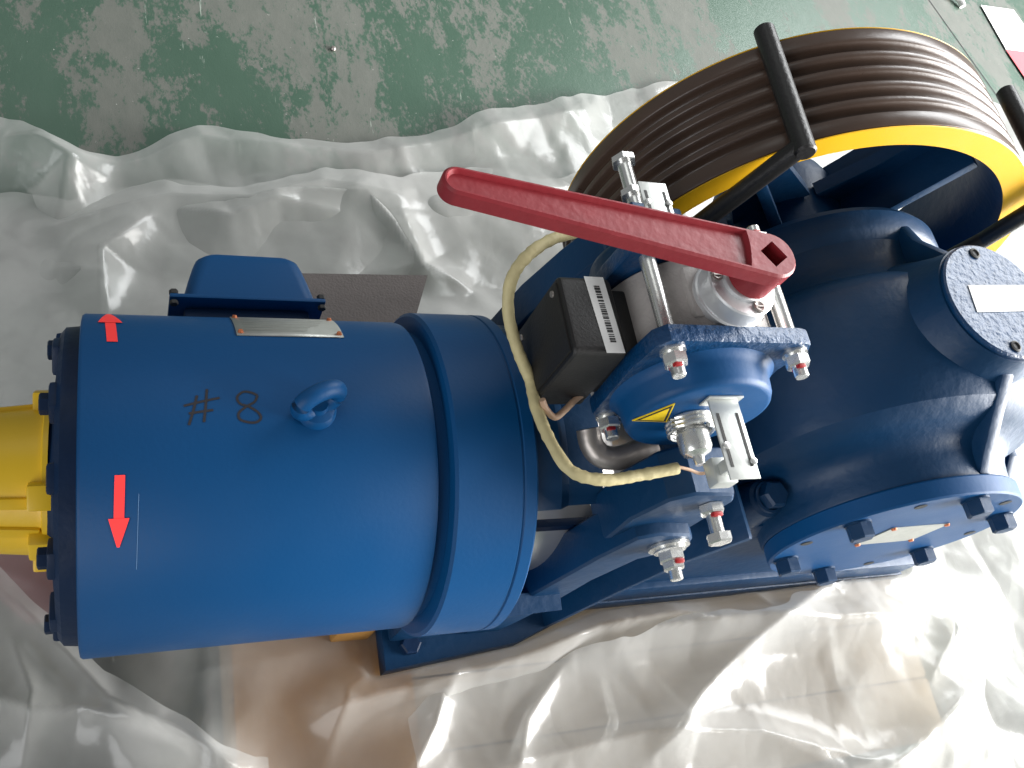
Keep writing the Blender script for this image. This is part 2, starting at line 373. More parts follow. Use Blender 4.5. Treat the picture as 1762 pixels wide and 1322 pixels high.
def make_sheet(name, mat, nx, ny, x0, x1, ylo, yhi_pts, folds, seed, amp, lift, extra=None):
    xs = np.linspace(x0, x1, nx); ex = np.array([p[0] for p in yhi_pts]); ey = np.array([p[1] for p in yhi_pts])
    fe = perlin_factory(seed+40)
    edge = np.interp(xs, ex, ey) + .012*fe(xs*9, xs*0+.5) + .006*fe(xs*28, xs*0+2.5)
    T = np.linspace(0, 1, ny)[:, None]
    lo = ylo(xs)[None, :] if callable(ylo) else ylo
    Y = lo + (edge[None, :] - lo)*T; X = np.repeat(xs[None, :], ny, 0)
    px0, px1, py0, py1, ph = PALLET
    inside = sstep(px0-.10, px0, X)*(1-sstep(px1, px1+.12, X))*sstep(py0-.13, py0, Y)*(1-sstep(py1, py1+.16, Y))
    Z = .004 + inside*(ph+.007) + np.maximum(0, crumple(X, Y, seed, amp) + .006*amp)*(1 - .0*inside)
    for pts, zz, h, wdt, sharp in folds:
        dd, t = polydist(X, Y, zz if pts == 'w' else world_px(pts, zz)); env = np.sin(np.pi*np.clip(t*.9+.05, 0, 1))**.5
        Z = Z + h*env*(np.exp(-dd/wdt)*sharp + np.exp(-(dd/wdt)**2)*(1-sharp))
    if extra is not None: Z = extra(X, Y, Z)
    # flatten beneath the machine feet
    yf = np.interp(X, [.28, .46, .58, 1.1], [-.170, -.152, -.120, -.112])
    foot = sstep(.275, .30, X)*(1-sstep(1.05, 1.08, X))*sstep(yf, yf+.012, Y)*(1-sstep(.15, .19, Y))
    Z = Z*(1-foot) + foot*np.clip(Z, ph+.0045, ph+.010)
    mot = sstep(-.09, -.04, X)*(1-sstep(.40, .44, X))*sstep(-.15, -.10, Y)*(1-sstep(.13, .18, Y))
    Z = Z*(1-mot) + mot*np.minimum(Z, .105)
    Z = np.maximum(Z, .003 + inside*(ph+.004)) + lift*(1-foot)
    V = np.stack([X, Y, Z], -1).reshape(-1, 3)
    i = np.arange((ny-1)*nx).reshape(ny-1, nx)[:, :-1].ravel()
    F = np.stack([i, i+1, i+nx+1, i+nx], 1)
    me = bpy.data.meshes.new(name); me.from_pydata(V.tolist(), [], F.tolist()); me.materials.append(M[mat]); me.shade_smooth()
    o = bpy.data.objects.new(name, me); sc.collection.objects.link(o)
    return o
ZB = -.26
edge_px = [(-260, 190), (-90, 205), (0, 218), (40, 232), (85, 268), (135, 291), (200, 284), (255, 272), (340, 238), (400, 241), (500, 250), (640, 256), (700, 243), (800, 222), (900, 196), (1010, 172), (1120, 154), (1300, 140), (1500, 140), (1690, 165), (1800, 215)]
edge = world_px(edge_px, -.297)
edge = [(edge[0][0]-1, edge[0][1])] + sorted(edge) + [(2.6, edge[-1][1]-.2)]
folds = [
 ([(150, 300), (255, 285), (345, 252), (480, 262), (640, 270), (740, 250), (1000, 192)], -.28, .028, .035, .4),
 ([(400, 318), (520, 300), (640, 300), (690, 352), (742, 430)], -.22, .035, .028, .8),
 ([(270, 332), (400, 362), (480, 335), (600, 345)], -.24, .032, .035, .7),
 ([(95, 420), (180, 430), (182, 530)], -.22, .030, .035, .7),
 ([(0, 250), (60, 262), (120, 300), (100, 380)], -.27, .060, .04, .5),
 ([(720, 330), (860, 320), (1000, 300)], -.24, .030, .045, .5),
 ([(560, 440), (700, 430), (830, 420)], -.22, .022, .05, .5),
 ([(0, 985), (80, 1070), (170, 1190), (390, 1320)], -.20, 0.022, .022, .8),
 ([(60, 1290), (140, 1225), (260, 1240), (400, 1330)], -.20, 0.028, .03, .7),
 ([(150, 1135), (330, 1155), (500, 1130), (600, 1100)], -.20, 0.009, .03, .6),
 ([(665, 1145), (590, 1190), (560, 1322)], -.20, 0.017, .022, .8),
 ('w', [(.24, -.19), (.33, -.180), (.44, -.168), (.56, -.140), (.66, -.136), (.76, -.150), (.86, -.165)], .062, .026, .5),
 ([(1120, 1300), (1200, 1190), (1310, 1075), (1420, 1008)], -.19, 0.028, .022, .85),
 ([(1290, 1000), (1310, 1050), (1280, 1100)], -.18, 0.015, .02, .9),
 ([(1762, 1000), (1690, 1140), (1560, 1280), (1500, 1330)], -.20, 0.037, .03, .8),
 ([(1660, 960), (1640, 1060), (1580, 1180)], -.20, 0.025, .025, .8),
 ([(1500, 1322), (1420, 1180), (1400, 1060)], -.20, 0.019, .03, .8),
 ([(700, 1330), (740, 1250), (760, 1180)], -.20, 0.019, .016, .9),
 ([(860, 1322), (890, 1240), (930, 1160)], -.20, 0.016, .018, .9),
 ([(1000, 1330), (1040, 1240), (1010, 1150)], -.20, 0.016, .018, .9),
]
sheet = make_sheet('plastic_sheet', 'film', 620, 470, -.75, 2.1, -1.0, edge, folds, 11, 1.0, 0.0)
tag(sheet, 'crumpled clear plastic sheet spread under the whole blue machine', 'plastic sheet')
e2px = [(-300, 300), (0, 330), (120, 345), (180, 318), (280, 300), (420, 318), (560, 285), (690, 300), (800, 280), (960, 300), (1100, 290), (1300, 260), (1500, 230), (1700, 250)]
e2 = world_px(e2px, -.27); e2 = [(e2[0][0]-1, e2[0][1])] + sorted(e2) + [(2.4, e2[-1][1])]
f2 = [([(100, 360), (300, 320), (430, 330), (560, 300), (690, 320)], -.24, .03, .03, .6),
      ([(700, 330), (742, 430), (830, 470)], -.22, .03, .03, .7), ([(180, 520), (172, 400), (260, 340)], -.22, .035, .03, .7)]
sheet2 = make_sheet('plastic_bag', 'film2', 420, 130, -.6, 1.5, lambda x: 0.17 + 0*x, e2, f2, 31, 1.0, .012)
tag(sheet2, 'milky folded plastic bag heaped on the sheet behind the motor', 'plastic bag')

e3 = [(-2, -.235), (.28, -.225), (.34, -.195), (.46, -.182), (.58, -.150), (.80, -.140), (.95, -.12), (1.10, .02), (1.25, .12), (2.4, .2)]
f3 = [('w', [(.52, -.165), (.62, -.150), (.76, -.152), (.90, -.165), (1.02, -.17)], .046, .026, .5), ([(1120, 1300), (1200, 1190), (1310, 1075), (1420, 1008)], -.17, 0.028, .022, .85), ([(1762, 1000), (1690, 1140), (1560, 1280), (1500, 1330)], -.18, 0.034, .03, .8),
      ([(700, 1330), (740, 1250), (760, 1180)], -.18, 0.017, .016, .9), ([(880, 1322), (900, 1240), (960, 1150)], -.18, 0.016, .018, .9), ([(1660, 960), (1640, 1060), (1580, 1180)], -.18, 0.022, .025, .8),
      ([(850, 1322), (1100, 1262), (1300, 1262), (1560, 1330)], -.17, 0.025, .022, .6)]
sheet3 = make_sheet('plastic_flap', 'film2', 420, 200, .315, 1.75, lambda x: -.80 + 0*x, e3, f3, 57, 1.0, .030)
tag(sheet3, 'crinkled plastic flap bunched along the front below the bolted side cover', 'plastic flap')

e4 = sorted(world_px([(-300, 860), (-100, 915), (0, 975), (90, 1065), (180, 1165), (300, 1255), (420, 1340)], -.27))
e4 = [(-2, e4[0][1])] + e4 + [(.5, e4[-1][1]-.05)]
f4 = [([(0, 1010), (90, 1100), (190, 1210), (390, 1330)], -.25, .030, .022, .8), ([(-50, 1180), (60, 1230), (140, 1225), (260, 1262)], -.25, .030, .025, .8), ([(20, 1100), (60, 1200), (40, 1322)], -.25, .022, .02, .8)]
sheet4 = make_sheet('plastic_flap', 'film2', 300, 180, -.70, .17, lambda x: -.85 + 0*x, e4, f4, 83, 1.0, .022)
tag(sheet4, 'pale plastic flap folded over in front of the motor end shield', 'plastic flap')

# ------------------------------------------------------------------ pallet and packing under the film
pal = empty('wooden_pallet', (.5, 0, 0), 'wooden pallet under the clear plastic, carrying the blue machine', 'pallet')
src = None
for k in range(7):
    y = -.287 + k*.082
    bm = B(); box(bm, -.36, .58, y-.0400, y+.0400, .056, .0795, bev=.002)
    link('plank', bm, 'wood', pal)
for x in (-.32, .05, .53):
    bm = B(); box(bm, x-.04, x+.04, -.315, .24, .0, .0555, bev=.002); link('bearer', bm, 'wood', pal)
bm = B(); prism(bm, rounded(-.295, -.10, -.33, .20, .01, 2), 0, .003, 'xy')
cb = link('cardboard_sheet', bm, 'card', smooth=0); cb.location = (.44, 0, .0798); tag(cb, 'brown cardboard sheet on the pallet, seen through the clear plastic', 'cardboard')
bm = B(); box(bm, -.022, .022, -.118, .12, 0, .078, bev=.003)
ck = link('wooden_chock', bm, 'chock'); ck.location = (.270, 0, .0925)
tag(ck, 'yellow-brown wooden chock under the motor beside the base end', 'wooden block')
g = [bp(q, 'z', -.19) for q in ((470, 474), (734, 478), (706, 575), (470, 575))]
bm = B(); prism(bm, [(p[0]-.33, p[1]-.30) for p in g], 0, .006, 'xy')
gb = link('grey_board', bm, 'grey_board', smooth=0); gb.location = (.33, .30, -.19+LIFT)
tag(gb, 'flat dark grey board lying behind the motor junction box', 'board')
bm = B()
rp = [(-.13, .03), (-.06, -.045), (.03, -.05), (.03, .0), (.03, .085), (-.05, .115), (-.15, .10)]
prism(bm, rp, 0, .004, 'xy')
rc = link('red_cloth', bm, 'red_cloth'); rc.location = (0.0, 0.0, .003)
tag(rc, 'dull red cloth under the plastic beside the yellow motor cover', 'cloth')
# paper, clip and crumb on the floor
pq = [bp(q, 'z', -LIFT) for q in ((1686, 11), (1742, 19), (1795, 95), (1729, 87))]
pr = [bp(q, 'z', -LIFT) for q in ((1729, 88), (1795, 96), (1850, 200), (1776, 158))]
cen = sum(pq)/4
pp = empty('paper_sheet', (cen[0], cen[1], 0), 'white paper sheet with a pink lower half on the green floor', 'paper')
for nm, q, mt in (('blank_half', pq, 'paper'), ('printed_half', pr, 'pink')):
    bm = B(); prism(bm, [(p[0]-cen[0], p[1]-cen[1]) for p in q], .003, .0042, 'xy'); link(nm, bm, mt, pp, smooth=0)
c0 = bp((1643, 6), 'z', -LIFT)
bm = B(); tube(bm, catmull([(-.022, .016, .008), (-.004, .010, .012), (.008, -.003, .011), (.010, -.018, .008)], 6), .008, 10, sx=.8)
cl = link('white_scrap', bm, 'label'); cl.location = (c0[0], c0[1], 0); tag(cl, 'small curled white plastic scrap on the green floor near the paper', 'scrap')
c0 = bp((573, 86), 'z', -LIFT)
bm = B(); lathe(bm, [(0, 0), (.004, 0), (.0048, .003), (.003, .006), (0, .007)], n=9)
nt = link('metal_crumb', bm, 'dull_steel'); nt.location = (c0[0], c0[1], .0005); tag(nt, 'tiny dark metal pellet alone on the bare green floor', 'pellet')

# ================================================================== THE MACHINE
mach = empty('traction_machine', (0, 0, LIFT), 'blue elevator traction machine with yellow rimmed sheave, motor and brake', 'lift machine')

# ---- motor
bm = B()
lathe(bm, [(0, .0), (.128, .0), (.1445, .0), (.1485, .0008), (.150, .003), (.150, .278), (.1492, .2815), (.146, .2835), (.141, .2840), (.141, .300), (0, .300)], 'x', n=128)
motor = link('motor_housing', bm, 'blue', mach)
bm = B()
lathe(bm, [(.10, .294), (.1565, .294), (.1598, .2965), (.1598, .3555), (.1586, .3565), (.1586, .3578), (.1598, .3588), (.1598, .369), (.157, .3715), (.10, .3715)], 'x', n=128)
link('motor_flange', bm, 'blue', mach)
bm = B()   # cast end shield with pads
lathe(bm, [(0, -.030), (.060, -.030), (.064, -.026), (.070, -.020), (.100, -.019), (.106, -.012), (.124, -.016), (.132, -.016), (.1375, -.012), (.139, .0005)], 'x', n=96)
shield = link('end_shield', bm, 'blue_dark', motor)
def onend(ang, r, x): return Vector((x, r*math.sin(ang), r*math.cos(ang)))
for k in range(12):                       # raised casting pads round the shield
    t = 2*math.pi*(k+.35)/12
    bm = B(); T = Matrix.Translation(onend(t, .120, 0)) @ Matrix.Rotation(-t, 4, 'X')
    box(bm, -.021, -.004, -.012, .012, -.013, .013, bev=.003, mtx=T); link('shield_pad', bm, 'blue_dark', shield)
for k in range(12):
    t = 2*math.pi*(k+.35)/12
    if k % 2: continue
    bm = B(); hexprism(bm, onend(t, .119, -.020), '-x', .0088, .008); link('shield_bolt', bm, 'blue_dark', shield)
# yellow encoder cover
bm = B()
lathe(bm, [(.0, -.175), (.042, -.175), (.047, -.170), (.0600, -.040), (.0610, -.0365), (.0645, -.0355), (.0650, -.0315), (.030, -.031)], 'x', n=64)
enc = link('encoder_cover', bm, 'yellow_plastic', mach); enc.location = (.008, .004, 0); enc.scale = (1, 1.07, 1.07)
for t in (62, 22, -38, -62, -95, -140, 140, 100):
    T = Matrix.Rotation(-math.radians(t), 4, 'X')
    bm = B()
    if t in (62, -38, -62): box(bm, -.172, -.037, -.0045, .0045, .050, .0635, bev=.0018, mtx=T @ Matrix.Translation((-.037, 0, .0600)) @ Matrix.Rotation(math.radians(-5.5), 4, 'Y') @ Matrix.Translation((.037, 0, -.0600))); link('cover_rib', bm, 'yellow_plastic', enc)
for t in (58, -32, -70, -122, 148):
    T = Matrix.Rotation(-math.radians(t), 4, 'X')
    bm = B(); box(bm, -.046, -.0235, -.010, .010, .050, .0735, bev=.0025, mtx=T); link('cover_lug', bm, 'yellow_plastic', enc)
# nameplate, wrapped on the motor
def onmotor(x, t, r=.150): return Vector((x, r*math.sin(t), r*math.cos(t)))
def wrap(pts, r0, r1, sub=1):             # outline in (x, angle) -> thin curved solid
    bm = B(); A = [bm.verts.new(onmotor(x, t, r1)) for x, t in pts]; Bv = [bm.verts.new(onmotor(x, t, r0)) for x, t in pts]
    n = len(pts); bm.faces.new(A)
    for i in range(n): bm.faces.new((A[i], Bv[i], Bv[(i+1) % n], A[(i+1) % n]))
    return bm
def strip(path, wd, r):                   # ribbon on the motor surface along pixels
    q = [cylpx(p, .150) for p in path]; bm = B(); L = []
    for i, (x, t) in enumerate(q):
        x0, t0 = q[max(i-1, 0)]; x1, t1 = q[min(i+1, len(q)-1)]
        dx, dt = x1-x0, (t1-t0)*.15; l = math.hypot(dx, dt)+1e-9; nx, nt = -dt/l*wd/2, dx/l*wd/2
        L.append((bm.verts.new(onmotor(x+nx, t+nt/.15, r)), bm.verts.new(onmotor(x-nx, t-nt/.15, r))))
    for a, b in zip(L, L[1:]): bm.faces.new((a[0], a[1], b[1], b[0]))
    return bm
bm = B(); nseg = 10; rows = []
for i in range(nseg+1):
    t = math.radians(33 + 22*i/nseg); rows.append([bm.verts.new(onmotor(x, t, .1512)) for x in (.1235, .2165)])
for a, b in zip(rows, rows[1:]): bm.faces.new((a[0], a[1], b[1], b[0]))
npl = link('nameplate', bm, 'plate', motor)
npl.modifiers.new('thick', 'SOLIDIFY').thickness = .001
for x in (.127, .213):
    for t in (35, 52.5):
        bm = B(); p = onmotor(x, math.radians(t), .1508); q = onmotor(x, math.radians(t), .1535); cyl(bm, p, q, .0028, 12, .0018); link('rivet', bm, 'copper', motor)
for k in range(6):                        # faint stamped lines on the plate
    t = math.radians(36.5 + 2.6*k); bm = B()
    rr = [onmotor(.130, t, .1523), onmotor(.130 + random.uniform(.05, .078), t, .1523)]
    v = [bm.verts.new(rr[0]), bm.verts.new(rr[1]), bm.verts.new(onmotor(rr[1].x, t+.006, .1523)), bm.verts.new(onmotor(.130, t+.006, .1523))]; bm.faces.new(v)
    link('stamped_line', bm, 'dull_steel', npl, smooth=0)
# arrows
def arrow(tail, tip, halfw, headw, headlen, x0, x1):
    t0, t1 = math.radians(tail), math.radians(tip); s = 1 if t1 > t0 else -1; bm = B()
    hb = t1 - s*headlen/.15
    def X(t): return x0 + (x1-x0)*(t-t0)/(t1-t0)
    R_ = .1505; rows = []
    for i in range(9):
        t = t0 + (hb + s*.004/.15 - t0)*i/8; rows.append((bm.verts.new(onmotor(X(t)-halfw, t, R_)), bm.verts.new(onmotor(X(t)+halfw, t, R_))))
    for a, b in zip(rows, rows[1:]): bm.faces.new((a[0], a[1], b[1], b[0]))
    R2 = R_ + .0003; rows = []
    pa = [(X(hb)-headw, hb - s*.002/.15), (X(t1), t1), (X(hb)+headw, hb - s*.002/.15), (X(hb), hb + s*.004/.15)]
    for i in range(8):
        f = i/8; t = hb - s*.002/.15 + (t1-hb+s*.002/.15)*f; w_ = headw*(1-f)
        rows.append((bm.verts.new(onmotor(X(t)-w_, t, R2)), bm.verts.new(onmotor(X(t)+w_, t, R2))))
    for a, b in zip(rows, rows[1:]): bm.faces.new((a[0], a[1], b[1], b[0]))
    return bm
o = link('arrow_sticker', arrow(-19.4, -41.5, .0037, .0074, .0235, .0302, .0291), 'sticker_red', motor); o['label'] = 'long red arrow pointing down the front of the motor'
o = link('arrow_sticker', arrow(27.5, 55.5, .0041, .0095, .036, .0247, .0214), 'sticker_red', motor); o['label'] = 'red arrow pointing to the back of the motor'
# handwriting
for path in ([(356, 670), (354, 698), (351, 727)], [(339, 681), (333, 706), (325, 732)], [(316, 699), (345, 692), (378, 685)], [(325, 712), (345, 709), (367, 706)]):
    q = [Vector((p[0], p[1], 0)) for p in path]; link('marker_stroke', strip([(v.x, v.y) for v in catmull(q, 5)], .0020, .15035), 'ink', motor)
e8 = [(443, 681), (432, 676), (418, 675), (408, 684), (413, 695), (428, 700), (444, 710), (449, 720), (441, 727), (427, 727), (413, 722), (411, 711), (424, 700), (438, 692), (443, 681)]
q = [Vector((p[0], p[1], 0)) for p in e8]; link('marker_stroke', strip([(v.x, v.y) for v in catmull(q, 4)], .0020, .15035), 'ink', motor)
# fine paint scratch
link('paint_scratch', strip([(239-4*k/24, 850+130*k/24) for k in range(25)], .00035, .15025), 'scratch', motor)
# lifting eye
bm = B()
ring = []
for i in range(29):
    t = 2*math.pi*i/28; ring.append(Vector((.0175*math.cos(t), .003*math.sin(t)*0, .0135*math.sin(t) + .0175)))
T = Matrix.Translation((.180, -.002, .150)) @ Matrix.Rotation(math.radians(24), 4, 'Z') @ Matrix.Rotation(math.radians(-5), 4, 'X')
tube(bm, [T @ p for p in ring], .0078, 14, caps=False)
bmesh.ops.remove_doubles(bm, verts=bm.verts[:], dist=.0004)
lathe(bm, [(0, -.006), (.0165, -.006), (.0165, .002), (.0145, .0055), (.009, .008), (.008, .013), (0, .013)], mtx=T, n=32)
link('lifting_eye', bm, 'blue', motor)
# junction box on the back of the motor
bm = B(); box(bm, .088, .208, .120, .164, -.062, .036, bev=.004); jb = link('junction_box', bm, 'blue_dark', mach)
bm = B(); box(bm, .0745, .2225, .166, .1705, -.078, .050, bev=.0016); link('box_flange', bm, 'blue', jb)
bm = B()
lo = rounded(.0865, .2165, -.070, .0445, .014, 5); hi = rounded(.103, .2015, -.055, .036, .016, 5)
rows = [[bm.verts.new((x, .1708, z)) for x, z in lo]]
for f in (.5, .8, .93, 1.0):
    y = .1708 + .056*f; k = {.5: .42, .8: .70, .93: .86, 1.0: 1.12}[f]
    rows.append([bm.verts.new((a[0]+(b[0]-a[0])*k, y, a[1]+(b[1]-a[1])*k)) for a, b in zip(lo, hi)])
n = len(lo)
for a, b in zip(rows, rows[1:]):
    for i in range(n): bm.faces.new((a[i], a[(i+1) % n], b[(i+1) % n], b[i]))
bm.faces.new(rows[-1]); link('box_lid', bm, 'blue', jb, smooth=50)
for x in (.0785, .2185):
    bm = B(); hexprism(bm, (x, .1708, .046), 'y', .0042, .005); hexprism(bm, (x, .1635, .046), '-y', .0040, .004); link('lid_screw', bm, 'dark', jb)

# ---- base
bm = B()
prism(bm, [(.300, -.16), (.46, -.145), (.56, -.11), (1.06, -.11), (1.06, .135), (.56, .135), (.46, .17), (.300, .18)], -.2065, -.178, 'xy', bev=.004)
box(bm, .302, 1.05, -.108, -.09, -.178, -.13, bev=.003); box(bm, .302, 1.05, .11, .128, -.178, -.13, bev=.003)
base = link('base_frame', bm, 'blue_cast', mach)
for x, y in ((.33, -.135), (.33, .15), (1.02, -.08), (1.02, .10)):
    bm = B(); hexprism(bm, (x, y, -.178), 'z', .012, .010); link('base_bolt', bm, 'blue_dark', base)
bm = B(); box(bm, .306, .366, -.13, .13, -.178, -.10, bev=.006); link('motor_foot', bm, 'blue_cast', base)
# bell round the brake drum (upper hood, and lower cradle)
bm = B()
def sector(bm, a0, a1, prof):
    nA = 40; rows = []
    for i in range(nA+1):
        t = math.radians(a0 + (a1-a0)*i/nA); rows.append([bm.verts.new(onmotor(x, t, r)) for r, x in prof])
    m = len(prof)
    for a, b in zip(rows, rows[1:]):
        for j in range(m): bm.faces.new((a[j], a[(j+1) % m], b[(j+1) % m], b[j]))
    bm.faces.new(rows[0]); bm.faces.new(rows[-1][::-1])
sector(bm, -36, 62, [(.128, .3705), (.152, .3705), (.150, .398), (.140, .410), (.138, .446), (.128, .446)])
sector(bm, 118, 260, [(.128, .3705), (.150, .3705), (.148, .45), (.128, .45)])
link('brake_bell', bm, 'blue_cast', mach)
bm = B(); lathe(bm, [(0, .372), (.104, .372), (.106, .3745), (.106, .474), (.104, .477), (.06, .477), (.05, .485), (.05, .60), (0, .60)], 'x', n=96)
link('brake_drum', bm, 'steel', mach)

# ---- gearbox (wheel case is turned about the sheave axis)
GX, GZ = .786, .095
bm = B()
prof = [(0, -.112), (.1295, -.112), (.1305, -.110), (.1310, -.100), (.1325, -.088), (.136, -.079), (.145, -.0705), (.160, -.064), (.174, -.058), (.1825, -.050), (.187, -.036), (.189, -.02), (.190, .010), (.189, .050), (.186, .076), (.180, .088), (.166, .098), (.152, .107), (.1465, .118), (.1455, .135), (.1475, .150), (.1535, .158), (.1555, .164), (.1555, .182), (.1515, .1885), (.142, .191), (.10, .192), (.096, .198), (0, .198)]
lathe(bm, prof, 'y', (GX, 0, GZ), n=128)
gear = link('gear_case', bm, 'blue_cast', mach, smooth=28)
bm = B()                                   # worm barrel below and ahead of the wheel case
lathe(bm, [(0, .545), (.100, .545), (.104, .549), (.104, .566), (.100, .570), (.092, .580), (.095, .62), (.110, .70), (.112, .86), (.100, .98), (.100, 1.0), (0, 1.0)], 'x', (0, 0.01, -.01), n=64)
link('worm_barrel', bm, 'blue_cast', gear)
bm = B(); prism(bm, [(.496, -.178), (.505, -.178), (.529, -.04), (.554, .064), (.588, .129), (.581, .134), (.547, .068), (.522, -.04)], -.131, .15, 'xz', bev=.003)
link('case_end_wall', bm, 'blue_cast', gear)
bm = B(); prism(bm, [(.52, -.178), (.72, -.178), (.72, .062), (.62, .066), (.585, .062), (.565, .03), (.545, -.04)], -.098, .13, 'xz', bev=.012, seg=3)
link('case_shoulder', bm, 'blue_cast', gear)
bm = B(); prism(bm, [(.60, -.178), (1.0, -.178), (.97, -.02), (.90, .03), (.68, .03), (.62, .0)], -.10, .12, 'xz', bev=.01); link('case_foot', bm, 'blue_cast', gear)
# stiffening ribs either side of the top cover
bm = B(); prism(bm, [(-.1105, .205), (-.1105, .226), (-.098, .236), (-.068, .263), (-.038, .291), (-.01, .296), (-.01, .22), (-.06, .20)], .795, .811, 'yz', bev=.004); link('case_rib', bm, 'blue_cast', gear)
bm = B(); prism(bm, [(.182, .236), (.170, .247), (.140, .258), (.102, .287), (.07, .292), (.07, .22), (.12, .20), (.16, .21)], .795, .811, 'yz', bev=.004); link('case_rib', bm, 'blue_cast', gear)
bm = B(); prism(bm, [(-.104, .03), (-.104, .10), (-.06, .14), (.0, .14), (.0, .03)], .955, .969, 'yz', bev=.004); link('case_rib', bm, 'blue_cast', gear)
# round top cover on its boss
TC = Vector((.803, .032, .3145))
bm = B(); lathe(bm, [(.092, -.078), (.080, -.054), (.0715, -.034), (.0665, -.018), (.0650, -.010), (.0645, -.006), (.0615, -.0055), (0, -.0055)], at=TC, n=72); link('cover_boss', bm, 'blue_cast', gear, smooth=50)
bm = B(); lathe(bm, [(0, -.0055), (.0625, -.0055), (.0632, -.004), (.0632, -.0015), (.0612, .0), (0, .0)], at=TC, n=72)
tcap = link('top_cover', bm, 'blue_rough', mach)
for t in (97, 262):
    p = TC + Vector((.052*math.cos(math.radians(t)), .052*math.sin(math.radians(t)), 0))
    bm = B(); lathe(bm, [(0, .0004), (.0058, .0004), (.0058, .0016), (.004, .0022), (.0036, .0008), (0, .0008)], at=p, n=20); link('cover_screw', bm, 'dark', tcap)
c1 = [bp(q, 'z', TC.z+.0008) for q in ((1666, 491), (1774, 491), (1776, 535), (1682, 537))]
bm = B(); prism(bm, [(p[0], p[1]) for p in c1], TC.z+.0003, TC.z+.0010, 'xy'); link('white_label', bm, 'label', tcap, smooth=0)
# side cover with bolts
SC = Vector((GX+.002, -.131, GZ+.003))
bm = B(); lathe(bm, [(0, .0), (.1300, .0), (.1318, -.0018), (.1318, -.018), (.1305, -.0196), (0, -.0196)], '-y', SC, n=128)
side = link('side_cover', bm, 'blue', mach)
bsrc = None
for k in range(6):
    t = math.radians(148 + 60*k); p = SC + Vector((.114*math.cos(t), 0, .114*math.sin(t)))
    bm = B(); lathe(bm, [(0, 0), (.0135, 0), (.0135, .002), (0, .002)], '-y', p, n=24); hexprism(bm, p + Vector((0, -.002, 0)), '-y', .0128, .0145); link('cover_bolt', bm, 'blue_cast', side)
    t += math.radians(30); p = SC + Vector((.116*math.cos(t), -.0003, .116*math.sin(t)))
    bm = B(); lathe(bm, [(0, -.0), (.0062, -.0), (.0062, .0004), (0, .0004)], '-y', p, n=20); link('jack_hole', bm, 'dark', side, smooth=0)
nq = [bp(q, 'y', -.1316) for q in ((1470, 938), (1537, 909), (1634, 901), (1568, 929))]
cq = sum(nq)/4
bm = B(); ux = Vector(nq[1]-nq[0]).normalized()
prism(bm, [(p[0], p[2]) for p in nq], -.1320, -.1312, 'xz'); spl = link('nameplate', bm, 'plate', side, smooth=0)
for p in nq:
    q = Vector(p) + (Vector(cq)-Vector(p))*.06
    bm = B(); lathe(bm, [(0, .0), (.0032, .0), (.0026, .0018), (0, .0022)], '-y', (q.x, -.1319, q.z), n=12); link('rivet', bm, 'copper', side)
# oil plug on the shoulder
pa = Vector((.6330, -.0840, .112)); dv = Vector((.0, -.12, 1)).normalized()
bm = B(); cyl(bm, pa - dv*.05, pa, .0245, 32, .0195, bev=.003); link('plug_boss', bm, 'blue_cast', gear)
Tp = Matrix.Translation(pa) @ dv.to_track_quat('Z', 'Y').to_matrix().to_4x4()
bm = B(); lathe(bm, [(0, 0), (.0165, 0), (.0165, .004), (.0140, .005)], mtx=Tp, n=28); lathe(bm, [(.0145, .004), (.0145, .015), (.0120, .018), (0, .018)], mtx=Tp, n=6); link('oil_plug', bm, 'blue_cast', gear)

# ---- sheave
Y0, Y1, RS, RI = .202, .329, .2648, .2369
prof = [(RI+.004, Y0), (RS-.001, Y0+.0004), (RS, Y0+.0016), (RS, Y0+.0135)]
pitch = .0199
for k in range(5):
    c = Y0 + .0135 + pitch*(k+.5)
    for s in np.linspace(-1, 1, 13):
        yy = c + s*pitch*.5*.60; dp = .0100*math.cos(s*math.pi/2)**.55 if abs(s) < 1 else 0
        prof.append((RS-.0010-dp if abs(s) < 1 else RS-.0010, yy))
    prof.append((RS-.0002, c + pitch*.5*.74)); prof.append((RS+.0002, c + pitch*.5)); prof.append((RS-.0002, c + pitch*.5*1.26))
prof = [p for p in prof if p[1] < Y1-.004] + [(RS, Y1-.0016), (RS-.001, Y1-.0004), (RI+.004, Y1)]
prof += [(RI+.004, Y0)]
bm = B(); lathe(bm, prof, 'y', (GX, 0, GZ), n=180); bmesh.ops.remove_doubles(bm, verts=bm.verts[:], dist=1e-6)
shv = link('sheave', bm, 'groove', mach, smooth=50)
for y0, y1 in ((Y0-.0016, Y0-.0002), (Y1+.0002, Y1+.0016)):
    bm = B(); lathe(bm, [(RI, y0), (RS-.0012, y0), (RS-.0004, (y0+y1)/2), (RS-.0012, y1), (RI, y1), (RI, y0)], 'y', (GX, 0, GZ), n=160)
    bmesh.ops.remove_doubles(bm, verts=bm.verts[:], dist=1e-6); link('painted_rim_face', bm, 'yellow', shv)
bm = B(); lathe(bm, [(RI, Y0-.001), (RI+.0038, Y0+.001), (RI+.0038, Y1-.001), (RI, Y1+.001), (RI-.004, Y1-.01), (RI-.010, .285), (RI-.012, .266), (RI-.010, .245), (RI-.004, Y0+.008), (RI, Y0-.001)], 'y', (GX, 0, GZ), n=128)
bmesh.ops.remove_doubles(bm, verts=bm.verts[:], dist=1e-6); link('inner_rim', bm, 'blue_cast', shv)
bm = B(); lathe(bm, [(0, .199), (.085, .199), (.088, .205), (.080, .24), (.080, .30), (.07, .325), (0, .325)], 'y', (GX, 0, GZ), n=64); link('hub', bm, 'blue_cast', shv)
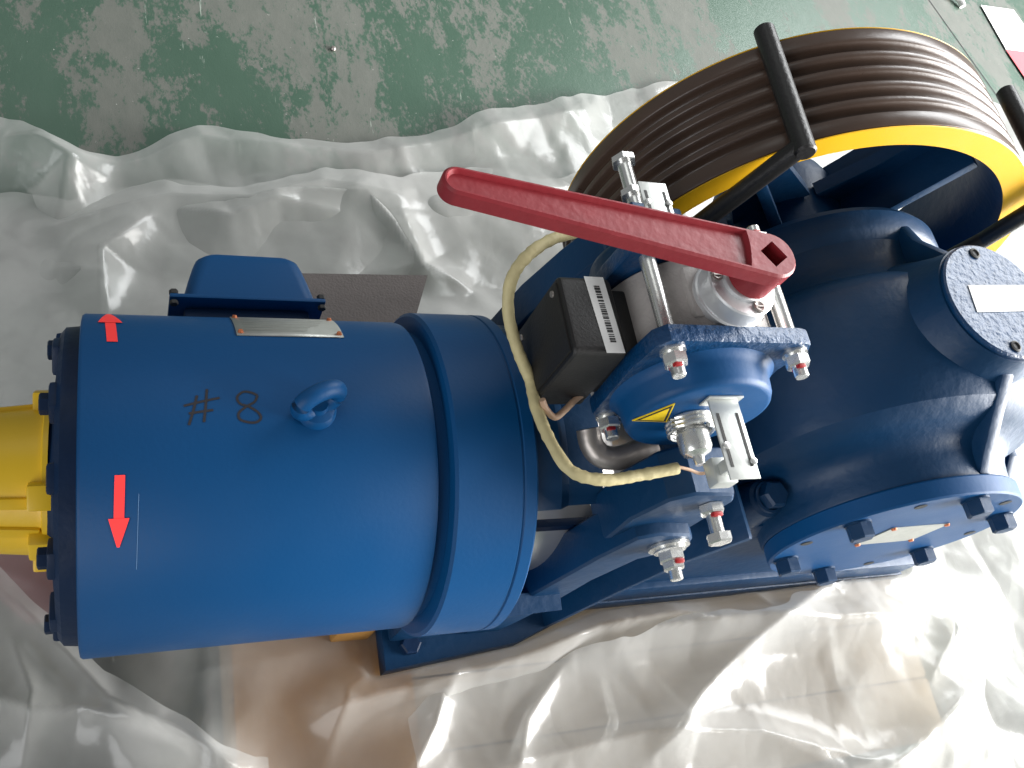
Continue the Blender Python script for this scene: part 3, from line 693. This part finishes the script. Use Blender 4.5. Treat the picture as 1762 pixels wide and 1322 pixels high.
for k in range(5):
    t = math.radians(64 + 72*k); T = Matrix.Translation((GX, 0, GZ)) @ Matrix.Rotation(-t, 4, 'Y')
    bm = B()
    pts = [(.07, -.046), (.14, -.034), (.20, -.036), (.2265, -.055), (.2265, .055), (.20, .036), (.14, .034), (.07, .046)]
    A = [bm.verts.new(T @ Vector((r, .257, h))) for r, h in pts]; Bv = [bm.verts.new(T @ Vector((r, .273, h))) for r, h in pts]
    m = len(pts); bm.faces.new(A); bm.faces.new(Bv[::-1])
    for i in range(m): bm.faces.new((A[i], Bv[i], Bv[(i+1) % m], A[(i+1) % m]))
    box(bm, .075, .226, .216, .258, -.0065, .0065, bev=.002, mtx=T); box(bm, .075, .226, .272, .310, -.0065, .0065, bev=.002, mtx=T)
    link('spoke', bm, 'blue_cast', shv)
# rope guards
def guard(near, far, foot, foot2):
    bm = B(); cyl(bm, near, far, .0108, 24, bev=.002); g_ = link('rope_guard', bm, 'black_rod', mach)
    bm = B(); cyl(bm, Vector(near) + Vector((0, .010, 0)), foot, .0098, 20); cyl(bm, foot, foot2, .0098, 20); link('guard_leg', bm, 'black_rod', g_)
guard((.622, .178, .3235), (.631, .340, .3215), (.575, .182, .192), (.60, .15, .05))
fp = bp((1690, 414), 'y', .185)
guard((.990, .176, .300), (.995, .340, .297), tuple(fp), (.90, .17, .12))

# ---- brake: magnet, plates, tie rods
MX, MZ, NY, FY = .476, .262, -.018, .051
bm = B(); lathe(bm, [(0, NY), (.066, NY), (.070, NY+.003), (.070, FY-.003), (.066, FY), (0, FY)], 'y', (MX, 0, MZ), n=96)
mag = link('brake_magnet', bm, 'alu', mach)
bm = B(); box(bm, MX-.034, MX+.034, -.008, .040, MZ+.02, MZ+.0675, bev=.006); link('magnet_saddle', bm, 'alu', mag)
def plate_out(hw_l, hw_r, zt, zb, cut=.022):
    return [(MX-hw_l+cut*.4, zt), (MX-hw_l, zt-cut*.45), (MX-hw_l-.003, zt-.05), (MX-hw_l+.002, zb+cut), (MX-hw_l+cut, zb), (MX+hw_r-cut, zb), (MX+hw_r, zb+cut), (MX+hw_r-.006, zt-.045), (MX+hw_r+.001, zt-cut*.55), (MX+hw_r-cut*.18, zt-.002), (MX+hw_r-cut*.5, zt)]
for y0, y1, sy in ((NY-.0155, NY, -1), (FY, FY+.0155, 1)):
    bm = B(); prism(bm, plate_out(.075, .069, MZ+.0725, MZ-.078), y0, y1, 'xz', bev=.0025)
    pl = link('magnet_plate', bm, 'blue_rough', mach)
    ye = y0 if sy < 0 else y1
    bm = B(); d_ = sy
    lathe(bm, [(.070, 0), (.0660, .003), (.0635, .008), (.0622, .021), (.0602, .0255), (.0565, .0270), (0, .0270)], 'y' if sy > 0 else '-y', (MX-.0035, ye, MZ-.006), n=96)
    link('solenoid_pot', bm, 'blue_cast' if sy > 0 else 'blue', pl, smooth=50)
    for dx, dz in ((-.058, .058), (.057, .058), (-.058, -.058), (.057, -.058)):
        bm = B(); a_ = 'y' if sy > 0 else '-y'; p = Vector((MX+dx, ye, MZ+dz)); s_ = Vector((0, sy, 0))
        lathe(bm, [(0, 0), (.0105, 0), (.0105, .0022), (0, .0022)], a_, p, n=24)
        lathe(bm, [(0, .0022), (.0078, .0022), (.0083, .0050), (0, .0050)], a_, p, n=18)
        hexprism(bm, p + s_*.0050, a_, .0102, .0085); nut = link('nut', bm, 'zinc', pl)
        bm = B(); cyl(bm, p + s_*.010, p + s_*.0225, .0058, 16, bev=.0008); link('stud_end', bm, 'zinc', pl)
        bm = B(); box(bm, p.x-.0052, p.x+.0018, min(p.y+s_.y*.0125, p.y+s_.y*.0165), max(p.y+s_.y*.0125, p.y+s_.y*.0165), p.z-.004, p.z+.0068, bev=.0012); link('red_seal', bm, 'red_mark', pl)
for dx, dz in ((-.058, .058), (.057, .058), (-.058, -.058), (.057, -.058)):
    bm = B(); cyl(bm, (MX+dx, NY-.003, MZ+dz), (MX+dx, FY+.003, MZ+dz), .0066, 24); link('tie_rod', bm, 'zinc', mag)
# collar for the hand release
CC = Vector((.4770, .0110, MZ+.0680))
bm = B(); lathe(bm, [(0, -.012), (.0318, -.012), (.0318, .0030), (.0308, .0040), (.0300, .0042), (.0300, .0195), (.0288, .0210), (.0185, .0210), (.0185, .0245), (.0170, .0255), (0, .0255)], at=CC, n=72)
col = link('release_collar', bm, 'turned', mach)
for t in (168, -72, 48):
    p = CC + Vector((0.0236*math.cos(math.radians(t)), .0236*math.sin(math.radians(t)), .0210))
    bm = B(); lathe(bm, [(.0038, .0002), (.0052, .0002), (.0052, .0018), (.0040, .0022), (.0016, .0012), (0, .0012)], at=p, n=16); box(bm, p.x-.0034, p.x+.0034, p.y-.0006, p.y+.0006, p.z+.0012, p.z+.0023); link('collar_screw', bm, 'dull_steel', col)
# black terminal box
bm = B()
prism(bm, rounded(-.027, .044, .207, .301, .007, 5), .346, .392, 'yz', bev=.004, seg=3)
tb = link('terminal_box', bm, 'black', mach)
bm = B(); box(bm, .388, .412, -.020, .040, .22, .288, bev=.003); link('box_neck', bm, 'black', tb)
bm = B(); box(bm, .3445, .3475, -.022, .039, .212, .296, bev=.001); link('box_cover', bm, 'black', tb)
for y, z in ((.033, .288), (-.015, .219), (.033, .219)):
    bm = B(); lathe(bm, [(0, .0), (.0030, .0), (.0026, .0012), (0, .0016)], '-x', (.3445, y, z), n=12); link('box_screw', bm, 'dull_steel', tb)
lb = [Vector((.3685, .0425, .3013)), Vector((.3855, .0425, .3013)), Vector((.3885, -.0262, .3013)), Vector((.3725, -.0262, .3013))]
bm = B(); prism(bm, [(v.x, v.y) for v in lb], .30105, .30145, 'xy'); bl = link('barcode_label', bm, 'label', tb, smooth=0)
ys = .034
while ys > -.017:
    wdt = random.choice((.0007, .0010, .0016, .0022)); xm = .3775 + (.034-ys)*.055
    bm = B(); box(bm, xm-.0025, xm+.0025, ys-wdt, ys, .30155, .3017); link('barcode_bar', bm, 'dark', bl, smooth=0)
    ys -= wdt + random.choice((.0006, .0009, .0014))

# ---- switch brackets and plungers (near and far side)
def hard_bracket(x0, x1, ya, yb, z, sy, xs):
    bm = B()
    Tn = Matrix.Identity(4)
    box(bm, x0, x1, min(ya, yb), max(ya, yb), z-.0016, z, bev=.0005)
    box(bm, x0-.001, x1+.004, min(ya, ya-sy*.0016), max(ya, ya-sy*.0016), z-.012, z+.004, bev=.0004)
    br = link('switch_bracket', bm, 'zinc_flat', mach)
    for xx in (x0+.005, x1-.005):
        bm = B(); box(bm, xx-.0012, xx+.0012, min(ya+sy*.012, yb-sy*.010), max(ya+sy*.012, yb-sy*.010), z+.0002, z+.0004); link('bracket_slot', bm, 'dark', br, smooth=0)
    for xx in (x0+.008, x1-.006):
        bm = B(); hexprism(bm, (xx, ya+sy*.0002, z-.004), 'y' if sy > 0 else '-y', .0038, .005); link('bracket_screw', bm, 'zinc', br)
    for xx, yy in ((x0+.004, ya+sy*.040), (x1-.003, yb-sy*.014)):
        bm = B(); lathe(bm, [(0, 0), (.0032, 0), (.0030, .0018), (0, .0026)], at=(xx, yy if abs(yb-ya) > .05 else (ya+yb)/2, z), n=14); link('bracket_screw', bm, 'zinc', br)
    return br
hard_bracket(.4575, .4855, -.0625, -.1300, .2935, -1, None)
hard_bracket(.4610, .4900, .1180, .1640, .2790, 1, None)
def plunger(x, z, y0, sy):
    a_ = 'y' if sy > 0 else '-y'
    bm = B(); P = []
    for i in range(90):
        t = i/89; an = t*2*math.pi*3.2; P.append(Vector((x + .0185*math.cos(an), y0 + sy*t*.012, z + .0185*math.sin(an))))
    tube(bm, P, .0020, 8); sp = link('spring', bm, 'zinc', mach)
    bm = B(); lathe(bm, [(0, 0), (.012, 0), (.0122, .012), (.0135, .013), (.0135, .026), (.0115, .030), (.005, .033), (.004, .040), (0, .040)], a_, (x, y0, z), n=32); link('plunger', bm, 'zinc', sp)
plunger(.4640, .252, -.0610, -1)
plunger(.4600, .245, .0940, 1)
# warning triangle on the near pot
tri = [bp(q, 'y', -.0612) for q in ((1090, 724), (1160, 696), (1146, 726))]
ctr = sum(tri)/3
def tri_s(k): return [(ctr[0]+(p[0]-ctr[0])*k, ctr[2]+(p[2]-ctr[2])*k) for p in tri]
bm = B(); prism(bm, tri_s(1.06), -.0613, -.0604, 'xz'); ws = link('warning_sticker', bm, 'sticker_yellow', mach, smooth=0)
bm = B(); prism(bm, tri_s(.92), -.0616, -.0612, 'xz'); link('sticker_border', bm, 'dark', ws, smooth=0)
bm = B(); prism(bm, tri_s(.70), -.0619, -.0615, 'xz'); link('sticker_field', bm, 'sticker_yellow', ws, smooth=0)

# ---- brake arms
def arm(ys, ye, sy):
    """ys: face towards the drum, ye: outer face."""
    lo_, hi_ = min(ys, ye), max(ys, ye)
    out = [(.392, -.178), (.440, -.178), (.456, -.10), (.468, .02), (.486, .085), (.512, .102), (.518, .135), (.505, .152), (.470, .160), (.450, .152), (.436, .10), (.420, .0), (.402, -.10)]
    bm = B(); prism(bm, out, lo_, hi_, 'xz', bev=.006, seg=3); a_ = link('brake_arm', bm, 'blue_cast', mach)
    # upper pad that the magnet pushes
    bm = B(); y0, y1 = (ye+.012, ye+.058) if sy < 0 else (ye-.058, ye-.012)
    prism(bm, [(.440, .10), (.500, .09), (.518, .130), (.522, .205), (.512, .222), (.470, .228), (.450, .215), (.436, .17)], y0, y1, 'xz', bev=.006, seg=3); link('arm_head', bm, 'blue_cast', a_)
    if sy > 0:                                # the far arm reaches higher, beside the far magnet plate
        bm = B(); prism(bm, [(.405, .02), (.455, .02), (.50, .10), (.53, .20), (.525, .245), (.47, .25), (.446, .205), (.432, .165), (.415, .10)], hi_-.034, hi_+.006, 'xz', bev=.005, seg=3); link('arm_cheek', bm, 'blue_cast', a_)
    # shoe between arm and drum
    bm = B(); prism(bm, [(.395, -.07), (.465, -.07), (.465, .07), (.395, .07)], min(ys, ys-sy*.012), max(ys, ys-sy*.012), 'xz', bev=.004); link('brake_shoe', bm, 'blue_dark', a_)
    return a_
na = arm(-.088, -.130, -1)
fa = arm(.118, .160, 1)
def bolt(parent, x, z, y0, L, sy, rad=.0062, hexr=.0115, mark=True, nutat=.0):
    a_ = 'y' if sy > 0 else '-y'; s_ = Vector((0, sy, 0)); p = Vector((x, y0, z))
    bm = B(); cyl(bm, p, p + s_*L, rad, 20); b_ = link('adjusting_bolt', bm, 'zinc', parent)
    bm = B(); hexprism(bm, p + s_*L, a_, hexr, .008); link('bolt_head', bm, 'zinc', parent)
    bm = B(); hexprism(bm, p + s_*nutat, a_, hexr, .008); link('lock_nut', bm, 'zinc', parent)
    if mark:
        bm = B(); box(bm, x-.005, x+.005, min(p.y+sy*(nutat+.008), p.y+sy*(nutat+.012)), max(p.y+sy*(nutat+.008), p.y+sy*(nutat+.012)), z-.002, z+.0085, bev=.0015); link('red_seal', bm, 'red_mark', parent)
bolt(na, .500, .200, -.1185, .026, -1, nutat=.0)
bolt(fa, .486, .232, .172, .052, 1, rad=.0072, hexr=.0125, mark=False, nutat=.012)
# shoe pin with washer and double nut on the near arm
px_, pz_ = .495, .128
bm = B(); lathe(bm, [(0, 0), (.0195, 0), (.0195, .003), (0, .003)], '-y', (px_, -.1302, pz_), n=40)
lathe(bm, [(0, .003), (.0150, .003), (.0150, .006), (0, .006)], '-y', (px_, -.1302, pz_), n=32); link('washer', bm, 'zinc', na)
bm = B(); hexprism(bm, (px_, -.1362, pz_), '-y', .0128, .010); link('pin_nut', bm, 'zinc', na)
bm = B(); hexprism(bm, (px_, -.1464, pz_), '-y', .0108, .007); link('pin_nut', bm, 'zinc', na)
bm = B(); cyl(bm, (px_, -.150, pz_), (px_, -.163, pz_), .0062, 20, bev=.001); link('shoe_pin', bm, 'zinc', na)
bm = B(); box(bm, px_-.003, px_+.006, -.150, -.1455, pz_+.004, pz_+.0115, bev=.0015); link('red_seal', bm, 'red_mark', na)
# micro-switch body hanging by the near bracket
bm = B(); box(bm, .458, .478, -.126, -.104, .262, .276, bev=.002); box(bm, .462, .470, -.120, -.110, .276, .2915, bev=.001); link('limit_switch', bm, 'zinc_flat', mach)

# ---- cables
def cable(name, pts, r, mat, wob=.05, k=8, sx=1.):
    P = [Vector(bp((u, v), 'z', z)) for u, v, z in pts]
    bm = B(); tube(bm, catmull(P, k), r, 14, wob, sx=sx); return link(name, bm, mat, mach, smooth=60)
cable('taped_cable', [(1060, 386, .285), (1005, 397, .290), (950, 412, .292), (905, 443, .288), (879, 485, .275), (875, 540, .255), (890, 600, .235), (912, 655, .222), (924, 705, .225), (950, 765, .232), (985, 812, .236), (1040, 826, .237), (1100, 818, .238), (1166, 806, .242)], .0050, 'tape', .09)
cable('switch_lead', [(1164, 803, .242), (1185, 808, .240), (1205, 815, .238), (1222, 812, .245)], .0014, 'wire', 0, 5)
cable('magnet_lead', [(933, 688, .235), (940, 705, .228), (955, 718, .224), (972, 706, .224), (990, 688, .225), (1016, 668, .226)], .0028, 'wire', .05)
cable('metal_conduit', [(1012, 738, .165), (1018, 765, .160), (1034, 784, .158), (1062, 789, .160), (1095, 778, .165), (1125, 768, .168)], .0110, 'dull_steel', .01)

# ================================================================== RED HAND LEVER (lifts off its square shaft)
LZ = .392
Hc = bp((1332, 437), 'z', LZ); He = bp((791, 308), 'z', LZ)
lev = empty('release_lever', (Hc[0], Hc[1], LIFT + CC.z + .0265), 'long red brake release lever with square hole fitted on silver collar', 'lever')
v = Vector((He[0]-Hc[0], He[1]-Hc[1], 0)); LL = v.length; ang = math.atan2(v.y, v.x)
zr = LZ - (CC.z + .0265)                 # top of the lever above its base
Tl = Matrix.Rotation(ang, 4, 'Z')
def outline(inset=0., r_head=.0200, r_end=.0118):
    out = []; a = math.asin((r_head - r_end)/LL)
    r1, r2 = r_head-inset, r_end-inset
    for i in range(15):
        t = math.pi/2 - a + (math.pi + 2*a)*i/14 if False else (math.pi/2 - a) + (math.pi+2*a)*i/14
        out.append((r1*math.cos(t), r1*math.sin(t)))
    for i in range(15):
        t = -(math.pi/2 + a)*1.0 + (math.pi-2*a)*0 + (math.pi - 0*a)*i/14 + a*0
        t = -math.pi/2 - a + (math.pi + 2*a)*i/14 * (math.pi-2*a)/(math.pi+2*a) + 2*a
        out.append((LL + r2*math.cos(t), r2*math.sin(t)))
    return out
bm = B(); TH = .0140
oo = outline(); Lo = [bm.verts.new(Tl @ Vector((x, y, zr-TH))) for x, y in oo]; Up = [bm.verts.new(Tl @ Vector((x, y, zr-.002))) for x, y in oo]
o2 = outline(.0018); Tp2 = [bm.verts.new(Tl @ Vector((x, y, zr))) for x, y in o2]
n = len(oo)
for A_, B_ in ((Lo, Up), (Up, Tp2)):
    for i in range(n): bm.faces.new((A_[i], A_[(i+1) % n], B_[(i+1) % n], B_[i]))
bm.faces.new(Lo[::-1])
# top skin: rim ring, recessed panel, head with square hole
S = .0100; sqa = 0
def rim(inset, x_in):
    r2 = .0118-inset; k = (.0200-.0118)/LL; pts = []
    wi = lambda x: .0200 - k*x - inset
    pts.append((x_in, wi(x_in)));
    for i in range(11):
        t = math.pi/2 - math.pi*i/10; pts.append((LL + r2*math.cos(t)*1.0, r2*math.sin(t)))
    pts.append((x_in, -wi(x_in))); 
    for i in range(1, 6):
        t = -1 + 2*i/6; pts.append((x_in - .0015*(1-t*t), wi(x_in)*t))
    return pts
PI_ = rim(.0030, .0215); PJ = rim(.0046, .0235)
pin_top = [bm.verts.new(Tl @ Vector((x, y, zr))) for x, y in PI_]
pin_bot = [bm.verts.new(Tl @ Vector((x, y, zr-.0038))) for x, y in PJ]
m = len(PI_)
for i in range(m): bm.faces.new((pin_top[i], pin_top[(i+1) % m], pin_bot[(i+1) % m], pin_bot[i]))
bm.faces.new(pin_bot)
sq = [(S*1.18*math.cos(sqa + k*math.pi/2), S*1.18*math.sin(sqa + k*math.pi/2)) for k in range(4)]
sq_t = [bm.verts.new(Tl @ Vector((x, y, zr))) for x, y in sq]; sq_b = [bm.verts.new(Tl @ Vector((x, y, zr-.016))) for x, y in sq]
for i in range(4): bm.faces.new((sq_t[i], sq_t[(i+1) % 4], sq_b[(i+1) % 4], sq_b[i]))
bm.edges.ensure_lookup_table()
loops = []
for L_ in (Tp2, pin_top, sq_t):
    k = len(L_)
    for i in range(k):
        e = bm.edges.get((L_[i], L_[(i+1) % k])); loops.append(e)
bmesh.ops.triangle_fill(bm, use_beauty=True, use_dissolve=False, edges=loops)
link('lever_bar', bm, 'red', lev, smooth=30)
bm = B(); lathe(bm, [(.0125, 0), (.0170, 0), (.0185, .0015), (.0190, zr-TH+.001), (.0130, zr-TH+.001)], n=40); link('lever_socket', bm, 'red', lev)
bm = B(); q_ = [(.0085*math.cos(sqa+ang+k*math.pi/2)*1.1, .0085*math.sin(sqa+ang+k*math.pi/2)*1.1) for k in range(4)]
prism(bm, q_, .0, zr-.0125, 'xy'); link('square_shaft_end', bm, 'dull_steel', lev, smooth=0)
